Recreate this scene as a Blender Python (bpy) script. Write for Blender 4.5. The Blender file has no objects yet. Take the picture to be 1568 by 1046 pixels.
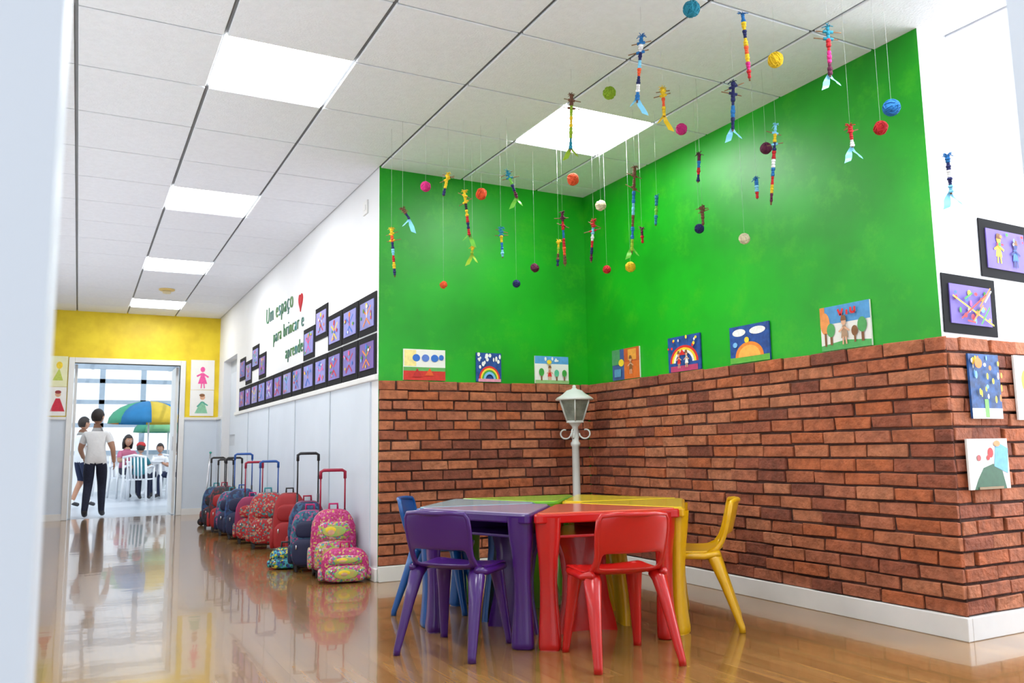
import bpy, math, random
from mathutils import Vector, Matrix
random.seed(7)
pi=math.pi
XC,YB,XR,YR,ZC,ZB,YE,Y0,X3,T=1.7773,5.355,3.4512,2.397,2.8106,1.3266,12.633,3.8943,1.7795,0.625
XL=-0.72
# ------------------------------------------------------------------ materials
MATS={}
def M(name,col,rough=.5,metal=0,var=.05,scale=9,bump=0,bscale=60,coat=0,emit=0,ecol=None,col2=None,trans=0,spec=.5):
    if name in MATS: return MATS[name]
    m=bpy.data.materials.new(name);m.use_nodes=True;nt=m.node_tree;b=nt.nodes['Principled BSDF']
    b.inputs['Roughness'].default_value=rough;b.inputs['Metallic'].default_value=metal
    b.inputs['Coat Weight'].default_value=coat;b.inputs['Coat Roughness'].default_value=.08
    b.inputs['Specular IOR Level'].default_value=spec
    b.inputs['Transmission Weight'].default_value=trans
    tc=nt.nodes.new('ShaderNodeTexCoord');n=nt.nodes.new('ShaderNodeTexNoise');n.inputs['Scale'].default_value=scale;n.inputs['Detail'].default_value=4
    nt.links.new(tc.outputs['Object'],n.inputs['Vector'])
    r=nt.nodes.new('ShaderNodeValToRGB');r.color_ramp.elements[0].position=.35;r.color_ramp.elements[1].position=.65
    c2=col2 if col2 else tuple(min(1,c*(1+var)) for c in col)
    c1=col if col2 else tuple(c*(1-var) for c in col)
    r.color_ramp.elements[0].color=(*c1,1);r.color_ramp.elements[1].color=(*c2,1)
    nt.links.new(n.outputs['Fac'],r.inputs['Fac']);nt.links.new(r.outputs['Color'],b.inputs['Base Color'])
    if bump:
        n2=nt.nodes.new('ShaderNodeTexNoise');n2.inputs['Scale'].default_value=bscale;n2.inputs['Detail'].default_value=5
        nt.links.new(tc.outputs['Object'],n2.inputs['Vector'])
        bp=nt.nodes.new('ShaderNodeBump');bp.inputs['Strength'].default_value=bump;bp.inputs['Distance'].default_value=.01
        nt.links.new(n2.outputs['Fac'],bp.inputs['Height']);nt.links.new(bp.outputs['Normal'],b.inputs['Normal'])
    if emit:
        b.inputs['Emission Color'].default_value=(*(ecol or col),1);b.inputs['Emission Strength'].default_value=emit
    MATS[name]=m;return m
def pattern(name,cols,scale=14,rough=.55):
    if name in MATS: return MATS[name]
    m=bpy.data.materials.new(name);m.use_nodes=True;nt=m.node_tree;b=nt.nodes['Principled BSDF'];b.inputs['Roughness'].default_value=rough
    tc=nt.nodes.new('ShaderNodeTexCoord');v=nt.nodes.new('ShaderNodeTexVoronoi');v.inputs['Scale'].default_value=scale
    sp=nt.nodes.new('ShaderNodeSeparateColor');r=nt.nodes.new('ShaderNodeValToRGB');r.color_ramp.interpolation='CONSTANT'
    nt.links.new(tc.outputs['Object'],v.inputs['Vector']);nt.links.new(v.outputs['Color'],sp.inputs[0]);nt.links.new(sp.outputs[0],r.inputs['Fac'])
    el=r.color_ramp.elements
    while len(el)<len(cols): el.new(.5)
    for i,c in enumerate(cols): el[i].position=i/len(cols)
    for i,c in enumerate(cols): el[i].color=(*c,1)
    nt.links.new(r.outputs['Color'],b.inputs['Base Color']);MATS[name]=m;return m
def flat(col):
    k='paint_%02x%02x%02x'%tuple(int(min(1,c)*255) for c in col)
    return M(k,col,.6,var=.08,scale=40)
white=M('white_wall_paint',(.80,.81,.82),.55,var=.012,scale=3)
bluish=M('wainscot_paint',(.64,.71,.79),.4,var=.02,scale=3)
jambm=M('door_jamb_paint',(.72,.79,.88),.5,var=.02,scale=2)
trimm=M('white_trim_paint',(.79,.79,.77),.35,var=.02)
yellowwall=M('yellow_wall_paint',(.74,.53,.008),.5,scale=4,col2=(.88,.67,.02))
tilem=M('ceiling_tile_fissured',(.82,.85,.90),.9,var=.02,scale=30,bump=.35,bscale=90)
gridm=M('ceiling_grid_shadow_gap',(.20,.21,.22),.6)
lightm=M('led_panel_diffuser',(1,1,1),.4,emit=9.5,ecol=(.97,.985,1))
stringm=M('nylon_string',(.8,.82,.85),.3,trans=.6)
black=M('black_plastic',(.015,.015,.018),.4)
steel=M('brushed_steel',(.6,.6,.62),.3,metal=1)
blackpaper=M('black_card',(.008,.008,.010),.8,spec=.2)
paper=M('white_paper',(.85,.84,.80),.7,var=.02)
def greenmat():
    m=M('green_sponged_paint',(.003,.26,.005),.42,scale=1.3,col2=(.006,.42,.007));nt=m.node_tree;b=nt.nodes['Principled BSDF']
    ramp=[n for n in nt.nodes if n.bl_idname=='ShaderNodeValToRGB'][0];tc=[n for n in nt.nodes if n.bl_idname=='ShaderNodeTexCoord'][0]
    n=nt.nodes.new('ShaderNodeTexNoise');n.inputs['Scale'].default_value=3.2;n.inputs['Detail'].default_value=9;n.inputs['Roughness'].default_value=.72
    nt.links.new(tc.outputs['Object'],n.inputs['Vector']);r=nt.nodes.new('ShaderNodeValToRGB');r.color_ramp.elements[0].position=.52;r.color_ramp.elements[1].position=.74
    r.color_ramp.elements[0].color=(0,0,0,1);r.color_ramp.elements[1].color=(.6,.6,.6,1)
    mx=nt.nodes.new('ShaderNodeMix');mx.data_type='RGBA';nt.links.new(n.outputs['Fac'],r.inputs['Fac']);nt.links.new(r.outputs['Color'],mx.inputs['Factor'])
    nt.links.new(ramp.outputs['Color'],mx.inputs['A']);mx.inputs['B'].default_value=(.07,.50,.010,1);nt.links.new(mx.outputs['Result'],b.inputs['Base Color']);return m
green=greenmat()
def floormat():
    m=bpy.data.materials.new('varnished_wood_planks');m.use_nodes=True;nt=m.node_tree;b=nt.nodes['Principled BSDF'];L=nt.links
    tc=nt.nodes.new('ShaderNodeTexCoord');mp=nt.nodes.new('ShaderNodeMapping');mp.inputs['Rotation'].default_value=(0,0,pi/2)
    L.new(tc.outputs['Object'],mp.inputs['Vector'])
    br=nt.nodes.new('ShaderNodeTexBrick');br.inputs['Scale'].default_value=1;br.inputs['Brick Width'].default_value=.9;br.inputs['Row Height'].default_value=.085
    br.inputs['Mortar Size'].default_value=.0012;br.inputs['Color1'].default_value=(.27,.135,.038,1);br.inputs['Color2'].default_value=(.37,.195,.062,1);br.inputs['Mortar'].default_value=(.14,.065,.022,1)
    L.new(mp.outputs[0],br.inputs['Vector'])
    m2=nt.nodes.new('ShaderNodeMapping');m2.inputs['Scale'].default_value=(22,1.6,1);L.new(tc.outputs['Object'],m2.inputs['Vector'])
    n=nt.nodes.new('ShaderNodeTexNoise');n.inputs['Scale'].default_value=1.6;n.inputs['Detail'].default_value=6;n.inputs['Distortion'].default_value=.4;L.new(m2.outputs[0],n.inputs['Vector'])
    r=nt.nodes.new('ShaderNodeValToRGB');r.color_ramp.elements[0].position=.3;r.color_ramp.elements[1].position=.7;r.color_ramp.elements[0].color=(.74,.70,.66,1);r.color_ramp.elements[1].color=(1.06,1.06,1.06,1)
    L.new(n.outputs['Fac'],r.inputs['Fac']);mx=nt.nodes.new('ShaderNodeMix');mx.data_type='RGBA';mx.blend_type='MULTIPLY';mx.inputs['Factor'].default_value=1
    L.new(br.outputs['Color'],mx.inputs['A']);L.new(r.outputs['Color'],mx.inputs['B']);L.new(mx.outputs['Result'],b.inputs['Base Color'])
    b.inputs['Roughness'].default_value=.17;b.inputs['Specular IOR Level'].default_value=.5;b.inputs['Coat Weight'].default_value=.5;b.inputs['Coat Roughness'].default_value=.04
    n3=nt.nodes.new('ShaderNodeTexNoise');n3.inputs['Scale'].default_value=5;L.new(tc.outputs['Object'],n3.inputs['Vector'])
    bu=nt.nodes.new('ShaderNodeBump');bu.inputs['Strength'].default_value=.06;bu.inputs['Distance'].default_value=.01;L.new(n3.outputs['Fac'],bu.inputs['Height'])
    L.new(bu.outputs['Normal'],b.inputs['Normal']);L.new(bu.outputs['Normal'],b.inputs['Coat Normal']);return m
floorm=floormat()
# ------------------------------------------------------------------ mesh builder
def fillet(poly,r,n=5):
    out=[];N=len(poly)
    for i in range(N):
        p=Vector(poly[i]);a=Vector(poly[i-1])-p;c=Vector(poly[(i+1)%N])-p
        rr=min(r,a.length*.45,c.length*.45);s=p+a.normalized()*rr;e=p+c.normalized()*rr
        for k in range(n+1):
            t=k/n;out.append(tuple(s*(1-t)**2+p*2*t*(1-t)+e*t*t))
    return out
class MB:
    def __init__(s): s.v=[];s.f=[];s.m=[];s.s=[];s.mats=[]
    def mi(s,m):
        if m not in s.mats: s.mats.append(m)
        return s.mats.index(m)
    def add(s,vs,fs,m,smooth=True,X=None):
        o=len(s.v)
        for p in vs:
            p=Vector(p)
            if X is not None: p=X@p
            s.v.append(tuple(p))
        k=s.mi(m)
        for f in fs: s.f.append(tuple(i+o for i in f));s.m.append(k);s.s.append(smooth)
        return s
    def box(s,a,b,m,X=None,jit=0):
        (x0,y0,z0),(x1,y1,z1)=a,b
        vs=[(x0,y0,z0),(x1,y0,z0),(x1,y1,z0),(x0,y1,z0),(x0,y0,z1),(x1,y0,z1),(x1,y1,z1),(x0,y1,z1)]
        if jit: vs=[tuple(c+random.uniform(-jit,jit) for c in v) for v in vs]
        return s.add(vs,[(0,3,2,1),(4,5,6,7),(0,1,5,4),(1,2,6,5),(2,3,7,6),(3,0,4,7)],m,False,X)
    def tube(s,pts,rad,m,n=8,X=None,closed=False,flat=1,smooth=True):
        pts=[Vector(p) for p in pts];N=len(pts)
        if not hasattr(rad,'__len__'): rad=[rad]*N
        vs=[];up=None
        for i in range(N):
            if closed: t=pts[(i+1)%N]-pts[i-1]
            else: t=pts[min(i+1,N-1)]-pts[max(i-1,0)]
            t=t.normalized() if t.length>1e-9 else Vector((0,0,1))
            if up is None: up=Vector((0,0,1)) if abs(t.z)<.9 else Vector((0,1,0))
            a=t.cross(up).normalized();b=a.cross(t).normalized();up=b
            for k in range(n):
                an=2*pi*k/n;vs.append(pts[i]+a*math.cos(an)*rad[i]+b*math.sin(an)*rad[i]*flat)
        fs=[]
        for i in range(N if closed else N-1):
            j=(i+1)%N
            for k in range(n): fs.append((i*n+k,i*n+(k+1)%n,j*n+(k+1)%n,j*n+k))
        if not closed: fs.append(tuple(range(n))[::-1]);fs.append(tuple((N-1)*n+k for k in range(n)))
        return s.add(vs,fs,m,smooth,X)
    def sell(s,c,r,m,e1=1,e2=1,nu=20,nv=12,X=None):
        def sp(x,e): return math.copysign(abs(x)**e,x)
        vs=[];fs=[]
        for j in range(nv+1):
            ph=-pi/2+pi*j/nv;cz=sp(math.cos(ph),e1);sz=sp(math.sin(ph),e1)
            for i in range(nu):
                th=2*pi*i/nu;vs.append((c[0]+r[0]*cz*sp(math.cos(th),e2),c[1]+r[1]*cz*sp(math.sin(th),e2),c[2]+r[2]*sz))
        for j in range(nv):
            for i in range(nu): fs.append((j*nu+i,j*nu+(i+1)%nu,(j+1)*nu+(i+1)%nu,(j+1)*nu+i))
        return s.add(vs,fs,m,True,X)
    def lathe(s,prof,c,m,n=24,X=None,smooth=True):
        vs=[];fs=[];N=len(prof)
        for r,z in prof:
            for i in range(n): vs.append((c[0]+r*math.cos(2*pi*i/n),c[1]+r*math.sin(2*pi*i/n),c[2]+z))
        for j in range(N-1):
            for i in range(n): fs.append((j*n+i,j*n+(i+1)%n,(j+1)*n+(i+1)%n,(j+1)*n+i))
        fs.append(tuple(range(n))[::-1]);fs.append(tuple((N-1)*n+i for i in range(n)))
        return s.add(vs,fs,m,smooth,X)
    def prism(s,poly,z0,z1,m,X=None):
        n=len(poly);vs=[(p[0],p[1],z0) for p in poly]+[(p[0],p[1],z1) for p in poly]
        fs=[tuple(range(n))[::-1],tuple(range(n,2*n))]+[(i,(i+1)%n,n+(i+1)%n,n+i) for i in range(n)]
        return s.add(vs,fs,m,False,X)
    def build(s,name,parent=None,bevel=0,seg=2,loc=None,rotz=0,solid=0,sub=0):
        me=bpy.data.meshes.new(name);me.from_pydata(s.v,[],s.f)
        for m in s.mats: me.materials.append(m)
        for p,k,sm in zip(me.polygons,s.m,s.s): p.material_index=k;p.use_smooth=sm
        me.update();o=bpy.data.objects.new(name,me);bpy.context.collection.objects.link(o)
        if parent: o.parent=parent
        if loc: o.location=loc
        if rotz: o.rotation_euler=(0,0,rotz)
        if solid: md=o.modifiers.new('solid','SOLIDIFY');md.thickness=solid;md.offset=0
        if bevel: md=o.modifiers.new('bevel','BEVEL');md.width=bevel;md.segments=seg;md.limit_method='ANGLE';md.angle_limit=math.radians(40)
        if sub: md=o.modifiers.new('sub','SUBSURF');md.levels=sub;md.render_levels=sub
        return o
def emp(name,loc=(0,0,0),rotz=0):
    o=bpy.data.objects.new(name,None);o.empty_display_size=.1;bpy.context.collection.objects.link(o);o.location=loc;o.rotation_euler=(0,0,rotz);return o
def slab(name,a,b,m,facemat=None,bevel=0):
    mb=MB().box(a,b,m)
    if facemat:
        for idx,fm in facemat.items(): mb.m[idx]=mb.mi(fm)   # 0 bottom 1 top 2 -Y 3 +X 4 +Y 5 -X
    return mb.build(name,bevel=bevel)
rad=math.radians
# ------------------------------------------------------------------ room shell
slab('floor',(-2.5,-3,-.06),(6,12.75,0),floorm)
H=ZC+.15
slab('wall_alcove_back',(XC,YB,0),(XR+.15,YB+.15,H),white,{2:green})
slab('wall_alcove_right',(XR,YR,0),(XR+.15,YB,H),white,{5:green,2:white})
slab('wall_hall_right',(XR+.15,YR,0),(6.0,YR+.15,H),white)
# corridor right wall with a side doorway
D0,D1,DZ=11.1,12.2,2.13
slab('wall_corridor_right',(XC,YB+.15,0),(XC+.15,D0,H),white);slab('wall_corridor_far_right',(XC,D1,0),(XC+.15,YE,H),white);slab('wall_corridor_lintel',(XC,D0,DZ),(XC+.15,D1,H),white)
mb=MB();mb.box((XC+.10,D0+.002,0),(XC+.14,D1-.002,DZ-.002),M('side_door_paint',(.55,.6,.66),.4));mb.box((XC+.085,D0+.12,.2),(XC+.10,D1-.12,.95),bluish);mb.box((XC+.085,D0+.12,1.1),(XC+.10,D1-.12,1.95),bluish);mb.sell((XC+.07,D0+.1,1.0),(.02,.05,.012),steel);mb.build('door_1')
mb=MB()
for a,b in ((XC-.012,XC),): 
    mb.box((a,YB+.15,.085),(b,D0-.05,1.325),bluish);mb.box((a,D1+.05,.085),(b,YE,1.325),bluish)
mb.build('trim_wainscot_panel')
mb=MB()
for y in (6.52,7.72,8.92,10.12): mb.box((XC-.018,y-.012,.085),(XC-.012,y+.012,1.325),M('panel_joint',(.50,.56,.62),.4))
mb.build('trim_panel_joint')
mb=MB();mb.box((XC-.03,YB+.002,1.325),(XC,D0-.05,1.365),trimm);mb.box((XC-.03,D1+.05,1.325),(XC,YE,1.365),trimm);mb.build('trim_chair_rail',bevel=.006)
mb=MB();mb.box((XC-.02,YB,0),(XC,D0-.05,.085),trimm);mb.box((XC-.02,D1+.05,0),(XC,YE,.085),trimm);mb.build('baseboard_corridor_right',bevel=.004)
slab('wall_corridor_left',(XL-.15,.7,0),(XL,YE,H),white)
slab('baseboard_corridor_left',(XL,.7,0),(XL+.015,YE,.085),trimm)
# near opening (camera looks through it)
slab('wall_near_left',(-2.5,.56,0),(-.02,.70,H),jambm)
slab('wall_near_right',(1.225,.56,0),(6.0,.70,H),jambm)
slab('wall_near_lintel',(-.02,.56,2.25),(1.225,.70,H),jambm)
# end wall with doorway
dx0,dx1,dz=-.09,1.25,2.10
mb=MB()
def endw(x0,x1,z0,z1,m): mb.box((x0,YE,z0),(x1,YE+.12,z1),m)
endw(XL-.15,dx0,1.35,H,yellowwall);endw(dx1,XC+.15,1.35,H,yellowwall);endw(dx0,dx1,dz,H,yellowwall)
endw(XL-.15,dx0,0,1.35,bluish);endw(dx1,XC+.15,0,1.35,bluish);mb.build('wall_corridor_end')
mb=MB();mb.box((XL,YE-.02,1.33),(dx0-.07,YE,1.365),trimm);mb.box((dx1+.07,YE-.02,1.33),(XC,YE,1.365),trimm);mb.build('trim_end_rail')
mb=MB();mb.box((XL,YE-.015,0),(dx0-.07,YE,.085),trimm);mb.box((dx1+.07,YE-.015,0),(XC,YE,.085),trimm);mb.build('baseboard_corridor_end')
mb=MB()
for a,b in (((dx0-.07,YE-.025,0),(dx0,YE+.14,dz+.07)),((dx1,YE-.025,0),(dx1+.07,YE+.14,dz+.07)),((dx0,YE-.025,dz),(dx1,YE+.14,dz+.07))): mb.box(a,b,trimm)
mb.build('trim_door_frame',bevel=.006)
mb=MB();mb.box((dx1-.045,YE+.15,.01),(dx1-.005,YE+.75,dz-.01),trimm);mb.box((dx1-.06,YE+.25,.9),(dx1-.045,YE+.29,1.1),steel);mb.build('door_2')
mb=MB();mb.box((dx0+.005,YE+.15,.01),(dx0+.04,YE+.75,dz-.01),trimm);mb.build('door_3')
# ceiling : slab + tiles + panels
slab('ceiling',(-2.5,-3,ZC+.014),(6.0,12.75,ZC+.10),gridm)
panels=[(-2,0),(-2,4),(-2,8),(-2,12),(1,0),(-2,-4),(1,-4),(4,-4)]
mb=MB();lp=MB()
for c in range(-7,7):
    for n in range(-11,14):
        x0=X3+c*T+.009;x1=x0+T-.018;y0=Y0+n*T+.006;y1=y0+T-.012
        if x0>5.95 or y0>YE: continue
        y1=min(y1,YE+.05)
        if x0>XC+.1 and y0>YB+.1: continue
        if x0>XR+.1 and y0>YR+.1: continue
        if x1<XL-.1 and y0>.7: continue
        if x0<XC<x1 and y0>YB: x1=XC+.05
        if (c,n) in panels: lp.box((x0,y0,ZC+.004),(x1,y1,ZC+.012),lightm)
        else: mb.box((x0,y0,ZC),(x1,y1,ZC+.013),tilem)
mb.build('ceiling_tiles',bevel=.003,seg=1);lp.build('ceiling_light_panel')
# bricks
btones=[M('brick_tone_%d'%i,c,.85,var=.22,scale=22,bump=.9,bscale=45) for i,c in enumerate([(.36,.105,.045),(.41,.135,.06),(.28,.08,.04),(.43,.155,.075),(.21,.06,.033),(.37,.12,.06),(.40,.11,.04)])]
mortar=M('brick_mortar',(.085,.04,.03),.95,var=.2,scale=30,bump=.6)
rows=18;p=(ZB-.10)/rows
def bricks(name,axis,plane,a0,a1,sgn):
    mb=MB()
    for r in range(rows):
        z0=.10+r*p+.006;z1=.10+(r+1)*p-.006
        if r==rows-1: z1=ZB-.002
        a=a0-(0 if r%2==0 else .11)
        while a<a1-.01:
            L=random.uniform(.185,.225);s=max(a,a0);e=min(a+L,a1)
            if e-s>.02:
                pr=random.uniform(.014,.030);m=random.choice(btones);dz=random.uniform(-.002,.002)
                if axis=='Y': mb.box((s,plane-pr,z0+dz),(e,plane,z1+dz),m,jit=.0032)
                else: mb.box((plane-pr,s,z0+dz),(plane,e,z1+dz),m,jit=.0032)
            a+=L+random.uniform(.008,.014)
    if axis=='Y': mb.box((a0,plane-.006,.09),(a1,plane-.0005,ZB-.004),mortar)
    else: mb.box((plane-.006,a0,.09),(plane-.0005,a1,ZB-.004),mortar)
    return mb.build(name,bevel=.003,seg=1)
bricks('wall_brick_back','Y',YB,XC+.003,XR-.01,-1)
bricks('wall_brick_right','X',XR,YR-.02,YB-.02,-1)
bricks('wall_brick_front','Y',YR,XR+.001,5.9,-1)
slab('baseboard_alcove_back',(XC,YB-.034,0),(XR,YB,.10),trimm,bevel=.004)
slab('baseboard_alcove_right',(XR-.034,YR-.034,0),(XR,YB-.034,.10),trimm,bevel=.004)
slab('baseboard_hall_right',(XR,YR-.034,0),(5.9,YR,.10),trimm,bevel=.004)
# fittings
MB().box((XC-.012,5.60,2.55),(XC,5.70,2.65),trimm).box((XC-.016,5.63,2.58),(XC-.012,5.67,2.62),trimm).build('wall_junction_box',bevel=.003)
mb=MB();mb.lathe([(.09,0),(.09,-.012),(.075,-.02)],(.86,10.56,ZC),M('detector_ring',(.75,.55,.18),.5));mb.lathe([(.05,-.02),(.045,-.05),(.02,-.055)],(.86,10.56,ZC),M('detector_body',(.7,.6,.35),.4));mb.build('smoke_detector')
# ------------------------------------------------------------------ artwork
def art(name,ax,plane,a,z0,z1,bg,shapes,frame=None,margin=.0,th=.010,tilt=0):
    # a=(left,right) as seen by the viewer ; ax 'Y' faces -Y (u=+X), 'X' faces -X (u=-Y)
    g=emp(name,(0,0,0));mb=MB();l,r=a;W=abs(r-l);Hh=z1-z0
    if ax=='Y': X=Matrix(((1,0,0,l),(0,0,-1,plane),(0,1,0,z0),(0,0,0,1)))
    else: X=Matrix(((0,0,-1,plane),(-1,0,0,l),(0,1,0,z0),(0,0,0,1)))
    if tilt: X=X@Matrix.Translation((W/2,Hh/2,0))@Matrix.Rotation(tilt,4,'Z')@Matrix.Translation((-W/2,-Hh/2,0))
    if frame is not None: 
        mb.box((0,0,0),(W,Hh,th*.5),frame,X);mg=margin
        mb.box((mg,mg,th*.5),(W-mg,Hh-mg,th),bg,X)
    else: mg=0;mb.box((0,0,0),(W,Hh,th),bg,X)
    k=0
    def q(u,v): return (mg+u*(W-2*mg),mg+v*(Hh-2*mg))
    for sh in shapes:
        k+=1;d=th+.0006*k
        t=sh[0];col=sh[-1];m=flat(col)
        if t=='r': pts=[q(sh[1],sh[2]),q(sh[3],sh[2]),q(sh[3],sh[4]),q(sh[1],sh[4])]
        elif t=='e': pts=[q(min(1,max(0,sh[1]+sh[3]*math.cos(2*pi*i/18))),min(1,max(0,sh[2]+sh[4]*math.sin(2*pi*i/18)))) for i in range(18)]
        elif t=='p': pts=[q(*x) for x in sh[1]]
        elif t=='arc':
            _,cx,cy,ro,ri,c=sh;N=14
            o=[q(cx+ro*math.cos(pi*i/N),min(1,cy+ro*1.1*math.sin(pi*i/N))) for i in range(N+1)];ii=[q(cx+ri*math.cos(pi*i/N),min(1,cy+ri*1.1*math.sin(pi*i/N))) for i in range(N+1)]
            for i in range(N): mb.add([(*o[i],d),(*o[i+1],d),(*ii[i+1],d),(*ii[i],d)],[(0,1,2,3)],m,False,X)
            continue
        elif t=='l':
            pp=[q(*x) for x in sh[1]];w=sh[2]
            for i in range(len(pp)-1):
                A=Vector(pp[i]);B=Vector(pp[i+1]);n=(B-A).normalized();n=Vector((-n.y,n.x))*w
                mb.add([(*(A+n),d),(*(A-n),d),(*(B-n),d),(*(B+n),d)],[(0,1,2,3)],m,False,X)
            continue
        mb.add([(x,y,d) for x,y in pts],[tuple(range(len(pts)))],m,False,X)
    mb.build('canvas',g);return g
R_,O_,Yc,G_,B_,W_,K_,P_,Br,Sk,Pk,DB,LB,DG=(.7,.02,.02),(.85,.25,.03),(.9,.65,.03),(.05,.35,.05),(.03,.16,.6),(.85,.85,.82),(.02,.02,.02),(.25,.08,.5),(.22,.09,.03),(.7,.4,.25),(.85,.1,.35),(.01,.03,.2),(.2,.5,.85),(.01,.15,.04)
canvas=M('painted_canvas',(.82,.81,.76),.7,var=.02);canb=M('blue_painted_canvas',(.015,.07,.30),.6,var=.3,scale=25)
def dots(n,cols,u0=0.05,v0=0.05,u1=.95,v1=.95,r=.03,asp=1.4): return [('e',random.uniform(u0,u1),random.uniform(v0,v1),r*random.uniform(.6,1.3),r*asp*random.uniform(.6,1.3),random.choice(cols)) for _ in range(n)]
def tree(u,v,c=DG,s=1): return [('r',u-.02*s,v,u+.02*s,v+.2*s,Br),('e',u,v+.28*s,.07*s,.13*s,c)]
def person(u,v,c,s=1,skin=Sk): return [('p',[(u-.06*s,v+.12*s),(u+.06*s,v+.12*s),(u+.03*s,v+.35*s),(u-.03*s,v+.35*s)],c),('l',[(u-.03*s,v),(u-.02*s,v+.14*s)],.004*s,skin),('l',[(u+.03*s,v),(u+.02*s,v+.14*s)],.004*s,skin),('l',[(u-.09*s,v+.24*s),(u,v+.32*s),(u+.09*s,v+.24*s)],.004*s,skin),('e',u,v+.43*s,.04*s,.08*s,skin),('p',[(u-.05*s,v+.44*s),(u+.05*s,v+.44*s),(u+.03*s,v+.54*s),(u-.03*s,v+.54*s)],Br)]
zl=ZB+.004
art('child_painting','Y',YB-.003,(1.95,2.26),zl,1.545,canvas,[('r',.02,.45,.3,.97,(.9,.75,.3)),('r',.0,.0,1,.3,(.6,.03,.02)),('r',.0,.3,1,.42,(.12,.4,.1)),('e',.3,.72,.09,.12,B_),('e',.52,.72,.09,.12,(.1,.2,.6)),('e',.74,.72,.09,.12,B_),('e',.9,.75,.06,.09,B_),('p',[(.5,.15),(.62,.4),(.72,.15)],(.75,.1,.02)),('p',[(.2,.1),(.32,.38),(.44,.1)],(.5,.02,.02))],tilt=.0)
art('child_painting','Y',YB-.003,(2.50,2.70),zl,1.54,canb,dots(16,[W_],.05,.5,.95,.95,.05)+[('arc',.5,.08,.42,.36,R_),('arc',.5,.08,.36,.30,Yc),('arc',.5,.08,.30,.24,G_),('arc',.5,.08,.24,.16,LB),('r',.05,.0,.95,.1,(.7,.3,.4))])
art('child_painting','Y',YB-.003,(2.98,3.27),zl,1.535,canvas,[('r',.0,.72,1,1,(.1,.35,.7))]+dots(7,[W_],.05,.8,.95,.95,.04)+[('r',0,0,1,.12,(.3,.5,.2))]+tree(.18,.1,G_,1.1)+person(.42,.12,R_)+tree(.62,.1,(.1,.5,.3))+tree(.85,.1,G_)+[('e',.4,.78,.07,.08,Yc)])
art('child_painting','X',XR-.003,(5.00,4.67),zl,1.55,canvas,[('r',0,0,.45,1,(.05,.1,.3)),('r',.45,.55,1,1,(.55,.1,.02)),('r',.45,0,1,.55,(.7,.15,.02)),('r',0,.5,.3,1,(.08,.3,.12)),('r',.6,.6,.9,.95,(.8,.35,.05)),('e',.35,.55,.1,.12,Yc)]+person(.7,.15,Br,1.1)+[('r',.1,.1,.35,.35,(.1,.3,.5))])
art('child_painting','X',XR-.003,(4.35,4.03),zl,1.56,canb,[('arc',.5,.25,.44,.38,R_),('arc',.5,.25,.38,.32,Yc),('arc',.5,.25,.32,.26,W_),('r',.08,.0,.92,.16,(.5,.05,.15))]+person(.35,.1,R_,.9)+person(.6,.1,W_,.9)+dots(10,[W_,Yc,R_],.05,.6,.95,.95,.03)+[('p',[(.4,.45),(.5,.62),(.6,.45)],R_)])
art('child_painting','X',XR-.003,(3.76,3.44),zl,1.55,canb,[('e',.25,.82,.17,.1,W_),('e',.72,.82,.2,.1,W_),('r',0,0,1,.16,(.12,.45,.05)),('arc',.5,.15,.36,.28,O_),('arc',.5,.15,.28,.0,(.95,.45,.08)),('e',.45,.6,.06,.08,Yc),('e',.15,.5,.06,.07,LB)])
art('child_painting','X',XR-.003,(3.07,2.76),zl,1.56,canvas,[('r',0,.6,1,1,(.08,.30,.6)),('p',[(0,.0),(1,.0),(1,.14),(.5,.2),(0,.12)],(.08,.4,.1)),('r',0,.55,.1,1,(.75,.25,.05)),('e',.1,.62,.1,.25,(.8,.3,.08)),('r',.08,.1,.12,.4,Br)]+tree(.22,.12,(.08,.35,.1),1.2)+tree(.85,.12,(.08,.35,.1),1.3)+tree(.7,.12,Br,.9)+person(.5,.1,(.4,.25,.15),1.2)+[('l',[(.4,.9),(.45,.75),(.5,.9)],.006,R_),('l',[(.58,.75),(.58,.86)],.006,R_),('l',[(.66,.9),(.66,.78),(.74,.78),(.74,.9)],.006,R_)])
bz=YR-.034
art('child_painting','Y',bz,(3.56,3.78),.955,1.25,M('blue_night_paper',(.012,.075,.26),.6,var=.4,scale=30),[('r',0,0,1,.16,W_),('r',.42,.02,.55,.3,(.2,.5,.12))]+dots(26,[Yc,O_,W_,LB],.05,.25,.95,.95,.035)+[('e',.2,.85,.12,.08,O_)])
art('child_painting','Y',bz,(3.90,4.17),.95,1.255,paper,[('e',.3,.6,.13,.18,Yc),('e',.45,.7,.12,.14,(.9,.75,.1)),('l',[(.3,.1),(.33,.5)],.006,G_),('e',.75,.45,.12,.2,(.3,.55,.1)),('l',[(.75,.1),(.75,.4)],.006,G_)])
art('child_painting','Y',bz,(3.50,3.79),.64,.865,paper,[('p',[(.1,0),(.9,0),(.82,.35),(.6,.5),(.35,.42),(.2,.2)],(.03,.12,.06)),('p',[(.62,.45),(.95,.3),(1,.8),(.7,.95)],(.15,.45,.75)),('e',.55,.72,.07,.10,R_),('e',.48,.62,.04,.05,R_),('e',.25,.62,.05,.06,(.5,.1,.1)),('e',.72,.9,.08,.06,(.8,.3,.1)),('r',.2,.0,.8,.05,(.3,.2,.1))])
purp=M('purple_paper',(.17,.115,.46),.6,var=.12,scale=6)
cm=[R_,O_,Yc,G_,B_,Pk,W_,(.5,.02,.05),LB]
art('framed_child_drawing','Y',YR-.002,(3.47,3.86),1.345,1.62,purp,dots(20,cm,.08,.1,.92,.9,.045)+[('l',[(random.random(),random.random()),(random.random(),random.random())],.004,random.choice(cm)) for _ in range(8)],frame=blackpaper,margin=.045,tilt=-.02)
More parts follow.
